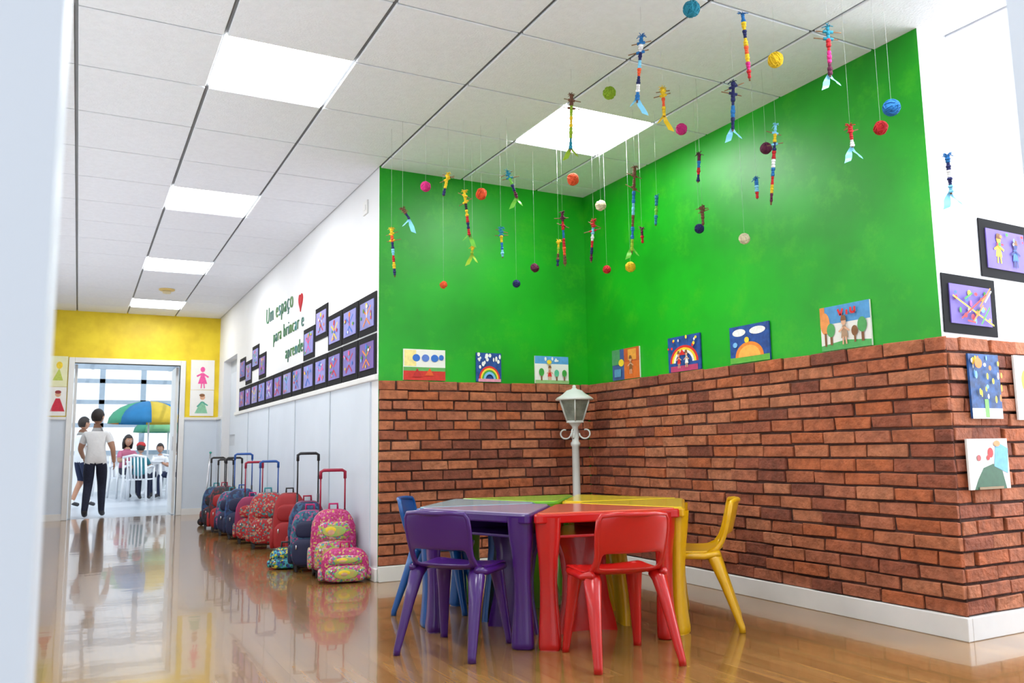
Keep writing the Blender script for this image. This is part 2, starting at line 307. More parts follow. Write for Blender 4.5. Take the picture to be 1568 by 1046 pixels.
art('framed_child_drawing','Y',YR-.002,(3.78,4.17),1.63,1.915,purp,person(.3,.15,Yc,1.4,Yc)+person(.72,.1,B_,1.3,DB)+dots(9,cm,.08,.6,.92,.92,.03),frame=blackpaper,margin=.045,tilt=-.02)
# corridor drawings
lils=[M('lilac_paper_%d'%i,c,.6,var=.1,scale=6) for i,c in enumerate([(.20,.16,.48),(.28,.26,.56),(.17,.10,.38),(.26,.26,.60)])]
def cdraw(y,z0,w=.40,h=.28):
    c1,c2,c3=random.sample(cm,3)
    sh=[('l',[(.2,.75),(.5,.5),(.8,.8)],.007,c1),('l',[(.5,.85),(.5,.35)],.008,c2),('l',[(.25,.1),(.5,.38),(.75,.1)],.007,c1),('e',.5,.85,.07,.1,c3)]+dots(6,cm,.1,.1,.9,.9,.05)
    art('framed_child_drawing','X',XC-.002,(y+w,y),z0,z0+h,random.choice(lils),sh,frame=blackpaper,margin=.045)
for i in range(13): cdraw(5.39+i*.42,1.372)
for i in (0,1,2): cdraw(5.39+i*.42,1.665)
cdraw(5.39+3*.42,1.79);cdraw(7.07,1.665)
for y,z in ((9.17,1.665),(9.59,1.80),(10.01,1.665),(10.43,1.74)): cdraw(y,z)
# end wall drawings
art('child_drawing','Y',YE-.002,(1.39,1.71),1.76,2.19,paper,[('p',[(.3,.2),(.7,.2),(.55,.55),(.45,.55)],Pk),('e',.5,.68,.10,.09,Pk),('l',[(.25,.45),(.5,.55),(.75,.42)],.012,Pk),('l',[(.44,.05),(.46,.22)],.008,Pk),('l',[(.58,.05),(.55,.22)],.008,Pk)],tilt=.01)
art('child_drawing','Y',YE-.002,(1.39,1.71),1.385,1.755,paper,[('p',[(.2,.1),(.75,.1),(.6,.55),(.45,.55)],(.25,.55,.35)),('e',.52,.72,.11,.10,Sk),('e',.5,.80,.12,.06,Br),('l',[(.3,.35),(.5,.55),(.75,.4)],.010,(.1,.4,.3))])
art('child_drawing','Y',YE-.002,(-.42,-.17),1.77,2.18,M('pale_yellow_paper',(.8,.8,.5),.7),[('e',.6,.7,.15,.12,Yc),('p',[(.3,.2),(.8,.2),(.6,.6)],(.5,.6,.1))])
art('child_drawing','Y',YE-.002,(-.42,-.17),1.38,1.765,paper,[('p',[(.25,.15),(.95,.15),(.7,.6),(.5,.6)],(.6,.02,.05)),('e',.6,.75,.14,.10,Sk),('e',.6,.82,.15,.06,(.3,.03,.03))])
# lettering
g=emp('wall_lettering');lm=[flat((.06,.22,.10)),flat((.07,.26,.24)),flat((.10,.26,.08)),flat((.07,.20,.16))]
for s,y,z,sz in (("Um espaço",9.22,2.24,.25),("para brincar e",8.82,1.99,.20),("aprender",8.22,1.76,.19)):
    cu=bpy.data.curves.new('letters','FONT');cu.body=s;cu.size=sz;cu.extrude=.004;cu.offset=-.004;cu.space_character=1.16
    for m in lm: cu.materials.append(m)
    for i in range(len(s)): cu.body_format[i].material_index=(i*7+i//3)%4
    o=bpy.data.objects.new('letters',cu);bpy.context.collection.objects.link(o);o.parent=g
    o.matrix_world=Matrix(((0,0,-1,XC-.005),(-1,0,0,y),(0,1,0,z),(0,0,0,1)))
mb=MB();pts=[]
for i in range(28):
    t=2*pi*i/28;pts.append((16*math.sin(t)**3*.0048,(13*math.cos(t)-5*math.cos(2*t)-2*math.cos(3*t)-math.cos(4*t))*.0058))
mb.prism(pts,0,.01,M('red_felt',(.50,.008,.015),.8),Matrix(((0,0,-1,XC+.001),(-1,0,0,7.62),(0,1,0,2.24),(0,0,0,1))));mb.build('heart_cutout')
# ------------------------------------------------------------------ hanging mobiles
def C(n): return {'teal':(.01,.22,.32),'yellow':(.75,.50,.01),'lime':(.28,.45,.02),'mag':(.60,.02,.20),'blue':(.01,.15,.42),'red':(.50,.01,.015),'maroon':(.10,.008,.04),'orange':(.75,.09,.02),'cream':(.70,.62,.42),'navy':(.01,.015,.10),'white':(.8,.8,.8),'sky':(.20,.55,.75),'green':(.15,.5,.05),'brown':(.15,.06,.03),'mint':(.3,.75,.6),'black':(.02,.02,.02)}[n]
def Y_(n): return M('yarn_'+n,C(n),.8,var=.15,scale=60,bump=.5,bscale=150)
balls=[((2.15,2.48,2.63),.035,'teal'),((2.69,2.56,2.56),.035,'yellow'),((2.42,3.47,2.72),.035,'lime'),((2.83,3.39,2.56),.032,'mag'),((2.99,2.22,2.26),.036,'blue'),((3.03,2.31,2.21),.031,'red'),((3.10,3.05,2.38),.031,'maroon'),((2.53,4.03,2.43),.037,'orange'),((2.09,4.37,2.38),.036,'orange'),((1.79,4.52,2.43),.032,'mag'),((2.79,4.13,2.33),.034,'cream'),((3.01,3.49,2.05),.027,'navy'),((3.09,3.23,1.94),.030,'cream'),((2.91,4.01,1.93),.032,'yellow'),((2.95,4.32,1.98),.027,'red'),((2.59,4.62,2.02),.030,'maroon'),((2.49,4.69,1.92),.026,'navy'),((2.03,4.82,1.90),.025,'orange')]
for (x,y,z),r,c in balls:
    mb=MB();m=Y_(c);mb.sell((x,y,z),(r*.9,)*3,m,nu=16,nv=10)
    for k in range(11):
        A=Matrix.Rotation(random.uniform(0,pi),3,'X')@Matrix.Rotation(random.uniform(0,pi),3,'Y')
        mb.tube([Vector((x,y,z))+A@Vector((math.cos(2*pi*i/18),math.sin(2*pi*i/18),0))*r*.93 for i in range(18)],r*.09,m,n=5,closed=True)
    mb.tube([(x,y,z+r*.9),(x,y,ZC)],.0005,stringm,n=4);mb.build('hanging_yarn_ball')
ST=[((2.15,2.82,2.67),(2.15,2.87,2.38),['blue','white','navy','sky','orange','navy','white','blue'],'sky',1),
((2.41,2.46,2.66),(2.45,2.48,2.38),['blue','yellow','navy','yellow','orange','yellow','mag','red'],None,0),
((2.73,2.30,2.60),(2.75,2.32,2.39),['teal','red','mag','maroon'],'sky',1),
((2.66,2.80,2.55),(2.67,2.83,2.32),['navy','navy','blue','navy'],'sky',1),
((2.49,3.11,2.61),(2.50,3.12,2.47),['yellow','orange','yellow'],'yellow',1),
((2.19,3.48,2.67),(2.20,3.52,2.38),['brown','lime','yellow','lime','teal'],'lime',1),
((2.99,2.87,2.42),(2.99,2.93,2.03),['sky','yellow','navy','red','white','blue','red','yellow','maroon'],None,1),
((2.91,2.37,2.22),(2.93,2.38,2.13),['red','red','white'],'sky',1),
((2.86,3.29,2.39),(2.86,3.31,2.24),['maroon','blue','red','navy'],None,0),
((2.99,3.02,2.19),(3.00,3.03,2.09),['blue','sky','red'],None,0),
((3.11,2.07,2.02),(3.13,2.08,1.86),['blue','navy','white','navy','sky'],'sky',0),
((2.79,3.77,2.46),(2.80,3.84,1.96),['brown','brown','blue','sky','brown','blue','lime'],'green',1),
((2.91,3.73,2.29),(2.91,3.75,2.12),['teal','green','teal'],None,0),
((2.95,3.39,2.14),(2.96,3.40,2.04),['brown','brown'],None,1),
((2.70,4.08,2.21),(2.70,4.12,1.96),['red','sky','white','red','navy','maroon'],None,1),
((2.53,4.16,2.26),(2.56,4.19,1.94),['maroon','red','blue','red','orange','brown'],None,1),
((2.62,4.36,2.14),(2.62,4.38,1.98),['yellow','lime','brown','navy'],None,0),
((2.25,4.43,2.20),(2.27,4.45,2.02),['teal','yellow','blue','sky'],None,1),
((1.96,4.33,2.37),(2.00,4.35,2.10),['yellow','yellow','black','yellow','red','navy','red'],'green',1),
((2.18,4.20,2.48),(2.24,4.19,2.32),['teal','green','navy','maroon'],'green',1),
((1.87,4.36,2.47),(1.85,4.39,2.34),['yellow','yellow','navy'],None,1),
((1.64,4.51,2.27),(1.68,4.50,2.21),['brown','navy'],'sky',1),
((1.62,4.65,2.18),(1.65,4.67,1.89),['yellow','orange','navy','sky','red','yellow','navy'],None,1),
((2.14,4.61,2.11),(2.14,4.62,2.07),['yellow','lime'],'lime',0),
((2.96,3.95,2.16),(2.97,3.96,2.07),['maroon','red'],None,0)]
twig=M('twig_bark',(.22,.11,.05),.8)
for a,b,cols,rib,arms in ST:
    a=Vector(a);b=Vector(b);mb=MB();L=(b-a).length;mb.tube([a,a.lerp(b,.5)+Vector((.002,.002,0)),b],.0042,twig,n=6)
    n=len(cols)*3
    for i in range(n):
        t=(i+.5)/n;c=a.lerp(b,t*.96);r=.0085+random.uniform(-.002,.003);h=L/n*.5
        d=(b-a).normalized();mb.tube([c-d*h,c-d*h*.4,c+d*h*.4,c+d*h],[r*.8,r,r,r*.8],Y_(cols[i//3]),n=7)
    side=Vector((.88,-.46,0))
    if arms:
        for t in (.10,.24):
            c=a.lerp(b,t);tz=random.uniform(-.6,.6);v=(side+Vector((0,0,tz))).normalized()*min(.045,L*.3)*random.uniform(.8,1.2);o=side*random.uniform(-.01,.01);mb.tube([c-v+o,c+v+o],.0025,twig,n=5)
            mb.tube([c-v*.4,c+v*.4],.0065,Y_(cols[0]),n=6)
    for k in range(16):   # yarn hair tuft
        v=Vector((random.uniform(-1,1),random.uniform(-1,1),random.uniform(-.2,1))).normalized()*random.uniform(.014,.026)
        mb.tube([a,a+v*.6,a+v+Vector((0,0,-.006))],.0018,Y_(cols[0]),n=4)
    if rib:
        s=random.choice((-1,1))
        for q,(W,LL) in enumerate(((.030,.085),(.018,.055))):
            c=b.lerp(a,.10);P=[];s=-s
            for i in range(7):
                t=i/6;o=c+side*s*.030*t+Vector((0,0,-LL*t))+Vector((.46,.88,0))*.012*math.sin(t*5)
                ww=W*(.35+.65*min(1,t*2));P+=[o-side*ww/2,o+side*ww/2+Vector((0,0,-.012*t*s))]
            mb.add(P,[(2*i,2*i+1,2*i+3,2*i+2) for i in range(6)],M('ribbon_'+rib,C(rib),.35),True)
    mb.tube([a,(a.x,a.y,ZC)],.0005,stringm,n=4);mb.build('hanging_stick_doll')
# ------------------------------------------------------------------ furniture
def plastic(n,c,r=.28): return M('plastic_'+n,c,r,var=.03,scale=5,coat=.25)
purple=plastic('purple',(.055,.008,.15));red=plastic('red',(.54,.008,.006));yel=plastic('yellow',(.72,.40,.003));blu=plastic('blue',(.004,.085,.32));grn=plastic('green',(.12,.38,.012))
purple_t=plastic('purple_top_glare',(.42,.34,.50),.18);red_t=plastic('red_top_glare',(.72,.14,.08),.18);yel_t=plastic('yellow_top_glare',(.76,.56,.03),.18);blu_t=plastic('blue_top_glare',(.32,.48,.54),.18);grn_t=plastic('green_top_glare',(.34,.58,.06),.18)  # paler than the frames: glare on the tops is put into their colours
def chair(name,loc,ang,m):
    g=emp(name,(loc[0],loc[1],0),ang-pi/2)
    prof=[(.175,.318,.150),(.178,.340,.163),(.14,.352,.170),(.06,.345,.172),(-.03,.342,.170),(-.10,.350,.162),(-.145,.372,.152),(-.170,.405,.147),(-.182,.435,.148),(-.192,.47,.152),(-.205,.52,.155),(-.215,.565,.152),(-.221,.585,.140),(-.223,.592,.122)]
    us=[-1,-.86,-.62,-.3,0,.3,.62,.86,1];vs=[];fs=[];n=len(us)
    for j,(y,z,w) in enumerate(prof):
        for u in us:
            if j<=5: vs.append((u*w,y-(.02*u*u if j<2 else 0),z+.012*u*u*(1 if j>1 else 0)))
            else: vs.append((u*w,y+.035*u*u,z+(.0 if j<13 else -.012*u*u)))
    for j in range(len(prof)-1):
        for i in range(n-1):
            if j in (6,7) and 1<=i<=6: continue
            fs.append((j*n+i,j*n+i+1,(j+1)*n+i+1,(j+1)*n+i))
    MB().add(vs,fs,m).build('seat_shell',g,solid=.014,sub=2)
    mb=MB();rim=[]
    for j in range(5,14):
        y,z,w=prof[j];rim.append((-w*.98,y+.035,z))
    top=[(u*.115,-.223+.035*u*u,.590) for u in (-.7,-.3,0,.3,.7)]
    path=rim[:-1]+top+[(-x,y,z) for x,y,z in rim[:-1]][::-1]
    mb.tube(path,.0115,m,n=8);mb.tube([(-.145,.165,.335),(-.167,.10,.34),(-.170,-.05,.338),(-.158,-.12,.352)],.015,m,n=8);mb.tube([(.145,.165,.335),(.167,.10,.34),(.170,-.05,.338),(.158,-.12,.352)],.015,m,n=8)
    mb.build('rim',g)
    for k,(tx,ty,fx,fy) in enumerate(((-.135,.115,-.165,.165),(.135,.115,.165,.165),(-.148,-.10,-.178,-.205),(.148,-.10,.178,-.205))):
        mb=MB();mb.tube([(tx*.88,ty*.72,.348),(tx,ty,.322),(tx+(fx-tx)*.35,ty+(fy-ty)*.35,.22),(fx,fy,.022),(fx*1.01,fy*1.01,.0)],[.026,.036,.027,.0175,.0175],m,n=14,flat=.82);mb.build('leg_%d'%(k+1),g)
    return g
TC=Vector((2.20,3.742));RT=.74
def table(name,k,m,mt):
    a0=math.radians(171+60*k);a1=a0+pi/3;g=emp(name,(TC.x,TC.y,0))
    ac=(a0+a1)/2;e=Vector((math.cos(ac),math.sin(ac)))*.007
    def P(r,a): return Vector((r*math.cos(a),r*math.sin(a)))+e
    top=[P(.12,a0),P(RT,a0),P(RT,a1),P(.12,a1)]
    def inset(d):
        n=len(top);out=[]
        for i in range(n):
            p=top[i];u=(p-top[i-1]).normalized();v=(top[(i+1)%n]-p).normalized();nu=Vector((-u.y,u.x));nv=Vector((-v.y,v.x));b=(nu+nv);b=b/b.length_squared*2*1
            out.append(p+b*d)
        return out
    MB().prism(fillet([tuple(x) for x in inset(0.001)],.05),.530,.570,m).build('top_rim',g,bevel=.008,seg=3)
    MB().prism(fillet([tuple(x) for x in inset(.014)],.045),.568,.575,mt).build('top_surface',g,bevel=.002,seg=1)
    MB().prism(fillet([tuple(x) for x in inset(.05)],.04),.462,.474,m).build('tray',g,bevel=.003,seg=2)
    mb=MB();q=inset(.045)
    for A,B in ((q[0],q[1]),(q[2],q[3])):
        d=(B-A).normalized();nn=Vector((-d.y,d.x))*.006;mb.add([(*(A+nn),.462),(*(B+nn),.462),(*(B-nn),.462),(*(A-nn),.462),(*(A+nn),.54),(*(B+nn),.54),(*(B-nn),.54),(*(A-nn),.54)],[(0,3,2,1),(4,5,6,7),(0,1,5,4),(1,2,6,5),(2,3,7,6),(3,0,4,7)],m,False)
    mb.build('side_panel',g)
    for j,(aa,sg) in enumerate(((a0,1),(a1,-1))):
        mb=MB();vs=[];fs=[];rg=[(.555,.115,.080,.0),(.47,.105,.075,.004),(.38,.085,.062,.008),(.28,.074,.056,.010),(.18,.080,.058,.012),(.09,.092,.064,.010),(.03,.098,.070,.006),(.008,.098,.070,.006),(0,.086,.058,.006)]
        d=Vector((math.cos(aa),math.sin(aa)));t=Vector((-d.y,d.x))*sg;n=16
        for z,w,dp,of in rg:
            c=e+d*(RT-.075-of)+t*(.044+w*.12)
            for i in range(n):
                an=2*pi*i/n;cx=math.copysign(abs(math.cos(an))**.6,math.cos(an));sy=math.copysign(abs(math.sin(an))**.6,math.sin(an))
                p=c+t*cx*w*.5+d*sy*dp*.5;vs.append((p.x,p.y,z))
        for r in range(len(rg)-1):
            for i in range(n):
                f=(r*n+i,r*n+(i+1)%n,(r+1)*n+(i+1)%n,(r+1)*n+i);fs.append(f if sg<0 else f[::-1])
        fs.append(tuple((len(rg)-1)*n+i for i in range(n)));mb.add(vs,fs,m);mb.build('leg_%d'%(j+1),g)
    mb=MB();vs=[];fs=[];d=Vector((math.cos(ac),math.sin(ac)));t=Vector((-d.y,d.x));zs=[0,.05,.15,.25,.35,.43,.47];ww=[.15,.14,.115,.105,.115,.15,.19];nn=8
    for s in (0,1):
        for z,w in zip(zs,ww):
            for i in range(nn+1):
                u=i/nn*2-1;p=e+d*(.26+.05*u*u+.03*s+.02*math.cos(z*6))+t*u*w;vs.append((p.x,p.y,z))
    S=len(zs)*(nn+1)
    for s in (0,1):
        for r in range(len(zs)-1):
            for i in range(nn):
                a=s*S+r*(nn+1)+i;fs.append((a,a+1,a+nn+2,a+nn+1) if s==0 else (a,a+nn+1,a+nn+2,a+1))
    for r in range(len(zs)-1):
        for i in (0,nn): a=r*(nn+1)+i;fs.append((a,a+nn+1,a+nn+1+S,a+S))
    mb.add(vs,fs,m);mb.build('leg_3',g)
table('purple_activity_table',0,purple,purple_t);table('red_activity_table',1,red,red_t);table('yellow_activity_table',2,yel,yel_t)
table('yellow_activity_table',3,yel,yel_t);table('green_activity_table',4,grn,grn_t);table('blue_activity_table',5,blu,blu_t)
chair('purple_chair',(1.50,3.42),rad(37),purple);chair('red_chair',(2.00,2.93),rad(80),red);chair('yellow_chair',(2.70,3.28),rad(140),yel);chair('blue_chair',(1.77,4.28),rad(-34),blu)
# lamp post
g=emp('lamp_post',(3.16,5.09,0));wm=M('lamp_enamel',(.64,.67,.64),.4,var=.03);gm=M('frosted_lamp_glass',(.20,.23,.19),.12,var=.25,scale=20)
mb=MB();mb.lathe([(.12,0),(.12,.02),(.10,.03),(.06,.05),(.045,.10),(.05,.13),(.032,.16),(.028,.5),(.026,.86),(.034,.87),(.034,.885),(.024,.90),(.022,1.0),(.03,1.01),(.05,1.03),(.06,1.04)],(0,0,0),wm,20);mb.build('post',g)
mb=MB();nn=6
mb.lathe([(.062,1.045),(.118,1.19)],(0,0,0),gm,nn,smooth=False)
for i in range(nn):
    a=2*pi*i/nn;mb.tube([(.064*math.cos(a),.064*math.sin(a),1.04),(.121*math.cos(a),.121*math.sin(a),1.195)],.006,wm,n=6)
mb.lathe([(.07,1.03),(.07,1.045)],(0,0,0),wm,nn,smooth=False);mb.lathe([(.135,1.19),(.138,1.20),(.125,1.212),(.085,1.235),(.055,1.262),(.02,1.272),(.012,1.285),(.014,1.295),(.002,1.302)],(0,0,0),wm,24);mb.build('lantern',g)
mb=MB()
for i in range(4):
    a=pi/4+i*pi/2;c,s=math.cos(a),math.sin(a);pts=[]
    for k in range(15):
        t=k/14;an=t*1.6*pi;r=.045*(1-t*.45);pts.append(((.03+.045+r*math.cos(pi-an)*1)*c,(.03+.045+r*math.cos(pi-an))*s,.955+r*math.sin(pi-an)*-1))
    mb.tube(pts,.006,wm,n=6)
mb.build('scroll_bracket',g)
# ------------------------------------------------------------------ bags
def backpack(name,loc,ang,w,d,h,body,front,acc,handle=None,htop=.8,hw=.18,emblem=None,wheels=True):
    g=emp(name,(loc[0],loc[1],0),ang);z0=.035 if wheels else .004;ph0=random.uniform(0,6)
    def shape(c,r,m,mb,top=.80,e=.45,nu=28,nv=18):
        def sp(x,q): return math.copysign(abs(x)**q,x)
        vs=[];fs=[]
        for j in range(nv+1):
            ph=-pi/2+pi*j/nv;cz=sp(math.cos(ph),e);sz=sp(math.sin(ph),e);k=1-(1-top)*max(0,sz)**2
            for i in range(nu):
                th=2*pi*i/nu;wob=1+.025*math.sin(5*th+j*.9+ph0)+.015*math.sin(9*th+j*2.1+ph0)
                vs.append((c[0]+r[0]*cz*sp(math.cos(th),.42)*k*wob,c[1]+r[1]*cz*sp(math.sin(th),.5)*wob*k,c[2]+r[2]*sz))
        for j in range(nv):
            for i in range(nu): fs.append((j*nu+i,j*nu+(i+1)%nu,(j+1)*nu+(i+1)%nu,(j+1)*nu+i))
        mb.add(vs,fs,m)
    mb=MB();shape((0,0,z0+h/2),(w/2,d/2,h/2),body,mb,.74);mb.build('body',g)
    mb=MB();shape((0,-d*.50,z0+h*.27),(w*.43,d*.24,h*.24),front,mb,.88,.5,24,14);shape((0,-d*.40,z0+h*.66),(w*.36,d*.17,h*.15),front,mb,.85,.55,24,12);mb.build('pocket',g)
    mb=MB()
    def loop(y,zc,rx,rz,m,r=.005,tp=1):
        pts=[]
        for i in range(28):
            t=2*pi*i/28;sz=math.copysign(abs(math.sin(t))**.45,math.sin(t));pts.append((rx*math.copysign(abs(math.cos(t))**.45,math.cos(t))*(1-(1-tp)*max(0,sz)**2),y,zc+rz*sz))
        mb.tube(pts,r,m,n=6,closed=True)
    loop(-d*.20,z0+h*.5,w*.485,h*.485,acc,.0055,.74);loop(-d*.66,z0+h*.27,w*.36,h*.19,acc,.0045,.9);loop(-d*.50,z0+h*.66,w*.31,h*.11,acc,.0035,.9)
    mb.tube([(-.03,.01,z0+h*.96),(-.028,.01,z0+h+.035),(.028,.01,z0+h+.035),(.03,.01,z0+h*.96)],.008,acc,n=6)
    for s in (-1,1):
        mb.tube([(s*w*.2,d*.40,z0+h*.95),(s*w*.34,d*.62,z0+h*.7),(s*w*.42,d*.60,z0+h*.4),(s*w*.40,d*.5,z0+h*.12)],.016,acc,n=6,flat=.45)
        mb.sell((s*w*.49,0,z0+h*.22),(.022,d*.32,h*.17),front,.5,.5,14,8)
        mb.tube([(s*w*.30,-d*.72,z0+h*.40),(s*w*.30,-d*.75,z0+h*.33)],.006,steel,n=6)
    mb.build('trim',g)
    if emblem:
        mb=MB();yy=-d*.745;mb.sell((0,yy,z0+h*.27),(w*.25,.004,h*.15),emblem,nu=18,nv=10);mb.sell((-.01,yy-.003,z0+h*.28),(w*.08,.004,h*.065),flat(Sk));mb.sell((-.01,yy-.002,z0+h*.31),(w*.13,.004,h*.08),flat(Yc));mb.sell((0,-d*.575,z0+h*.66),(w*.26,.004,h*.09),emblem,nu=18,nv=10);mb.sell((-.02,-d*.58,z0+h*.65),(w*.09,.006,h*.055),flat(Sk));mb.sell((-.02,-d*.578,z0+h*.68),(w*.14,.005,h*.055),flat(Yc));mb.build('emblem',g)
    if wheels:
        for s in (-1,1): MB().tube([(s*w*.40-.012,d*.42,.032),(s*w*.40+.012,d*.42,.032)],.032,black,n=16).build('wheel',g)
        MB().box((-w*.42,d*.2,.02),(w*.42,d*.5,.05),black).box((-w*.38,-d*.3,.0),(-w*.3,-d*.22,.045),black).box((w*.3,-d*.3,.0),(w*.38,-d*.22,.045),black).build('base',g,bevel=.004)
    if handle:
        y=d*.5+.008;mb=MB()
        for s in (-1,1): mb.tube([(s*hw/2,y,.06),(s*hw/2,y,htop*.62)],.0085,black,n=8);mb.tube([(s*hw/2,y,htop*.6),(s*hw/2,y,htop-.02)],.0060,handle,n=8)
        mb.tube([(-hw/2,y,htop-.06),(-hw/2,y,htop-.012),(-hw/2+.02,y,htop),(hw/2-.02,y,htop),(hw/2,y,htop-.012),(hw/2,y,htop-.06)],.0115,handle,n=8);mb.build('telescopic_handle',g)
    return g
pinkp=pattern('pink_fabric_print',[(.50,.025,.17),(.56,.08,.27),(.40,.01,.10),(.55,.40,.12),(.50,.025,.17),(.45,.015,.14)],95)
pinkg=pattern('pink_green_print',[(.30,.50,.05),(.56,.05,.24),(.6,.40,.10),(.08,.32,.34),(.56,.05,.24),(.62,.4,.42)],90)
redp=pattern('red_fabric_print',[(.38,.010,.018),(.41,.018,.025),(.04,.22,.22),(.40,.012,.02),(.42,.014,.02),(.45,.25,.16)],75)
navp=pattern('navy_fabric_print',[(.01,.02,.08),(.015,.05,.16),(.008,.015,.06),(.02,.10,.2)],50)
tealp=pattern('teal_fabric_print',[(.015,.11,.17),(.01,.05,.13),(.35,.06,.18),(.02,.15,.22)],70)
darkp=pattern('dark_fabric_print',[(.015,.015,.02),(.02,.025,.05),(.01,.01,.015),(.15,.012,.018)],40)
lunchp=pattern('lunchbox_print',[(.65,.55,.03),(.03,.28,.10),(.02,.09,.35),(.06,.4,.5),(.02,.03,.06)],80)
magm=M('magenta_piping',(.50,.01,.13),.5);redh=M('crimson_handle',(.36,.006,.04),.35);bluh=M('blue_handle',(.015,.09,.36),.35);navym=M('navy_nylon',(.01,.015,.06),.6);redm=M('red_nylon',(.34,.010,.013),.6);tealm=M('teal_piping',(.02,.28,.32),.5)
lunchm=M('yellow_emblem',(.6,.42,.12),.5,col2=(.3,.55,.12),scale=30)
backpack('rolling_backpack',(1.60,5.79),rad(-12),.31,.19,.42,pinkp,pinkg,magm,redh,.72,.17,lunchm)
backpack('lunch_bag',(1.60,5.50),rad(-12),.31,.15,.215,pinkp,pinkg,magm,None,emblem=lunchm,wheels=False)
backpack('rolling_backpack',(1.52,6.13),rad(-20),.26,.17,.40,tealp,navym,magm)
backpack('rolling_backpack',(1.61,6.58),rad(-15),.28,.18,.44,navp,redm,redh,black,.84,.16)
backpack('lunch_bag',(1.40,6.36),rad(-18),.22,.12,.15,lunchp,lunchp,black,None,wheels=False)
backpack('rolling_backpack',(1.60,7.15),rad(-15),.27,.18,.48,redm,redm,black,None)
backpack('rolling_backpack',(1.55,7.80),rad(-15),.33,.20,.46,redp,redp,tealm,bluh,.77,.16)
backpack('rolling_backpack',(1.51,8.32),rad(-15),.31,.19,.40,M('magenta_nylon',(.24,.008,.065),.6),redp,magm,redh,.76,.16)
backpack('rolling_backpack',(1.49,8.80),rad(-15),.31,.19,.46,navp,navym,bluh,bluh,.84,.17)
backpack('rolling_backpack',(1.47,9.25),rad(-15),.31,.19,.42,tealp,navym,tealm,black,.80,.16)
backpack('rolling_backpack',(1.45,9.68),rad(-15),.30,.19,.46,darkp,redm,redh,black,.78,.16)
backpack('rolling_backpack',(1.43,10.12),rad(-15),.30,.19,.44,navp,darkp,tealm,black,.80,.15)
def scooter(loc,col):
    g=emp('kick_scooter',(loc[0],loc[1],0),rad(80));mb=MB();mb.tube([(0,.16,.05),(0,.10,.87)],.011,steel,n=8);mb.tube([(-.11,.10,.86),(.11,.10,.86)],.012,col,n=8)
    mb.box((-.05,-.20,.06),(.05,.16,.08),col)
    for y in (-.22,.18): mb.tube([(-.012,y,.045),(.012,y,.045)],.045,black,n=18)
    mb.build('frame',g)
scooter((1.52,10.60),M('teal_plastic',(.03,.4,.3),.4))
# ------------------------------------------------------------------ people
skinm=M('child_skin',(.48,.25,.16),.5,var=.04);hairm=M('dark_brown_hair',(.018,.010,.008),.55,var=.3,scale=80,bump=.6,bscale=120);shoem=M('dark_shoe',(.03,.03,.035),.5);eyew=M('eye_white',(.8,.8,.8),.2);lipm=M('lips',(.45,.13,.11),.4)
def skinmesh(J,Ebones,parent,name):
    keys=list(J);idx={k:i for i,k in enumerate(keys)}
    me=bpy.data.meshes.new(name);me.from_pydata([J[k][0] for k in keys],[(idx[a],idx[b]) for a,b,_ in Ebones],[])
    o=bpy.data.objects.new(name+'_tmp',me);bpy.context.collection.objects.link(o);sk=o.modifiers.new('skin','SKIN');sk.branch_smoothing=.4
    R={}
    for i,k in enumerate(keys):
        r=J[k][1];r=r if hasattr(r,'__len__') else (r,r);R[k]=sum(r)/2
        me.skin_vertices[0].data[i].radius=r;me.skin_vertices[0].data[i].use_root=(i==0)
    ss=o.modifiers.new('ss','SUBSURF');ss.levels=3;ss.render_levels=3
    bpy.context.view_layer.update();dg=bpy.context.evaluated_depsgraph_get();m2=bpy.data.meshes.new_from_object(o.evaluated_get(dg))
    bpy.data.objects.remove(o);m2.materials.clear();mats=[];segs=[(Vector(J[a][0]),Vector(J[b][0]),f,R[a],R[b]) for a,b,f in Ebones]
    for p in m2.polygons:
        c=p.center;best=None
        for A,B,f,ra,rb in segs:
            d=B-A;t=max(0,min(1,(c-A).dot(d)/d.length_squared));q=(c-(A+d*t)).length/(ra+(rb-ra)*t)
            if best is None or q<best[0]: best=(q,t,f)
        m=best[2](best[1],c) if callable(best[2]) else best[2]
        if m not in mats: mats.append(m);m2.materials.append(m)
        p.material_index=mats.index(m);p.use_smooth=True
    ob=bpy.data.objects.new(name,m2);bpy.context.collection.objects.link(ob);ob.parent=parent;return ob
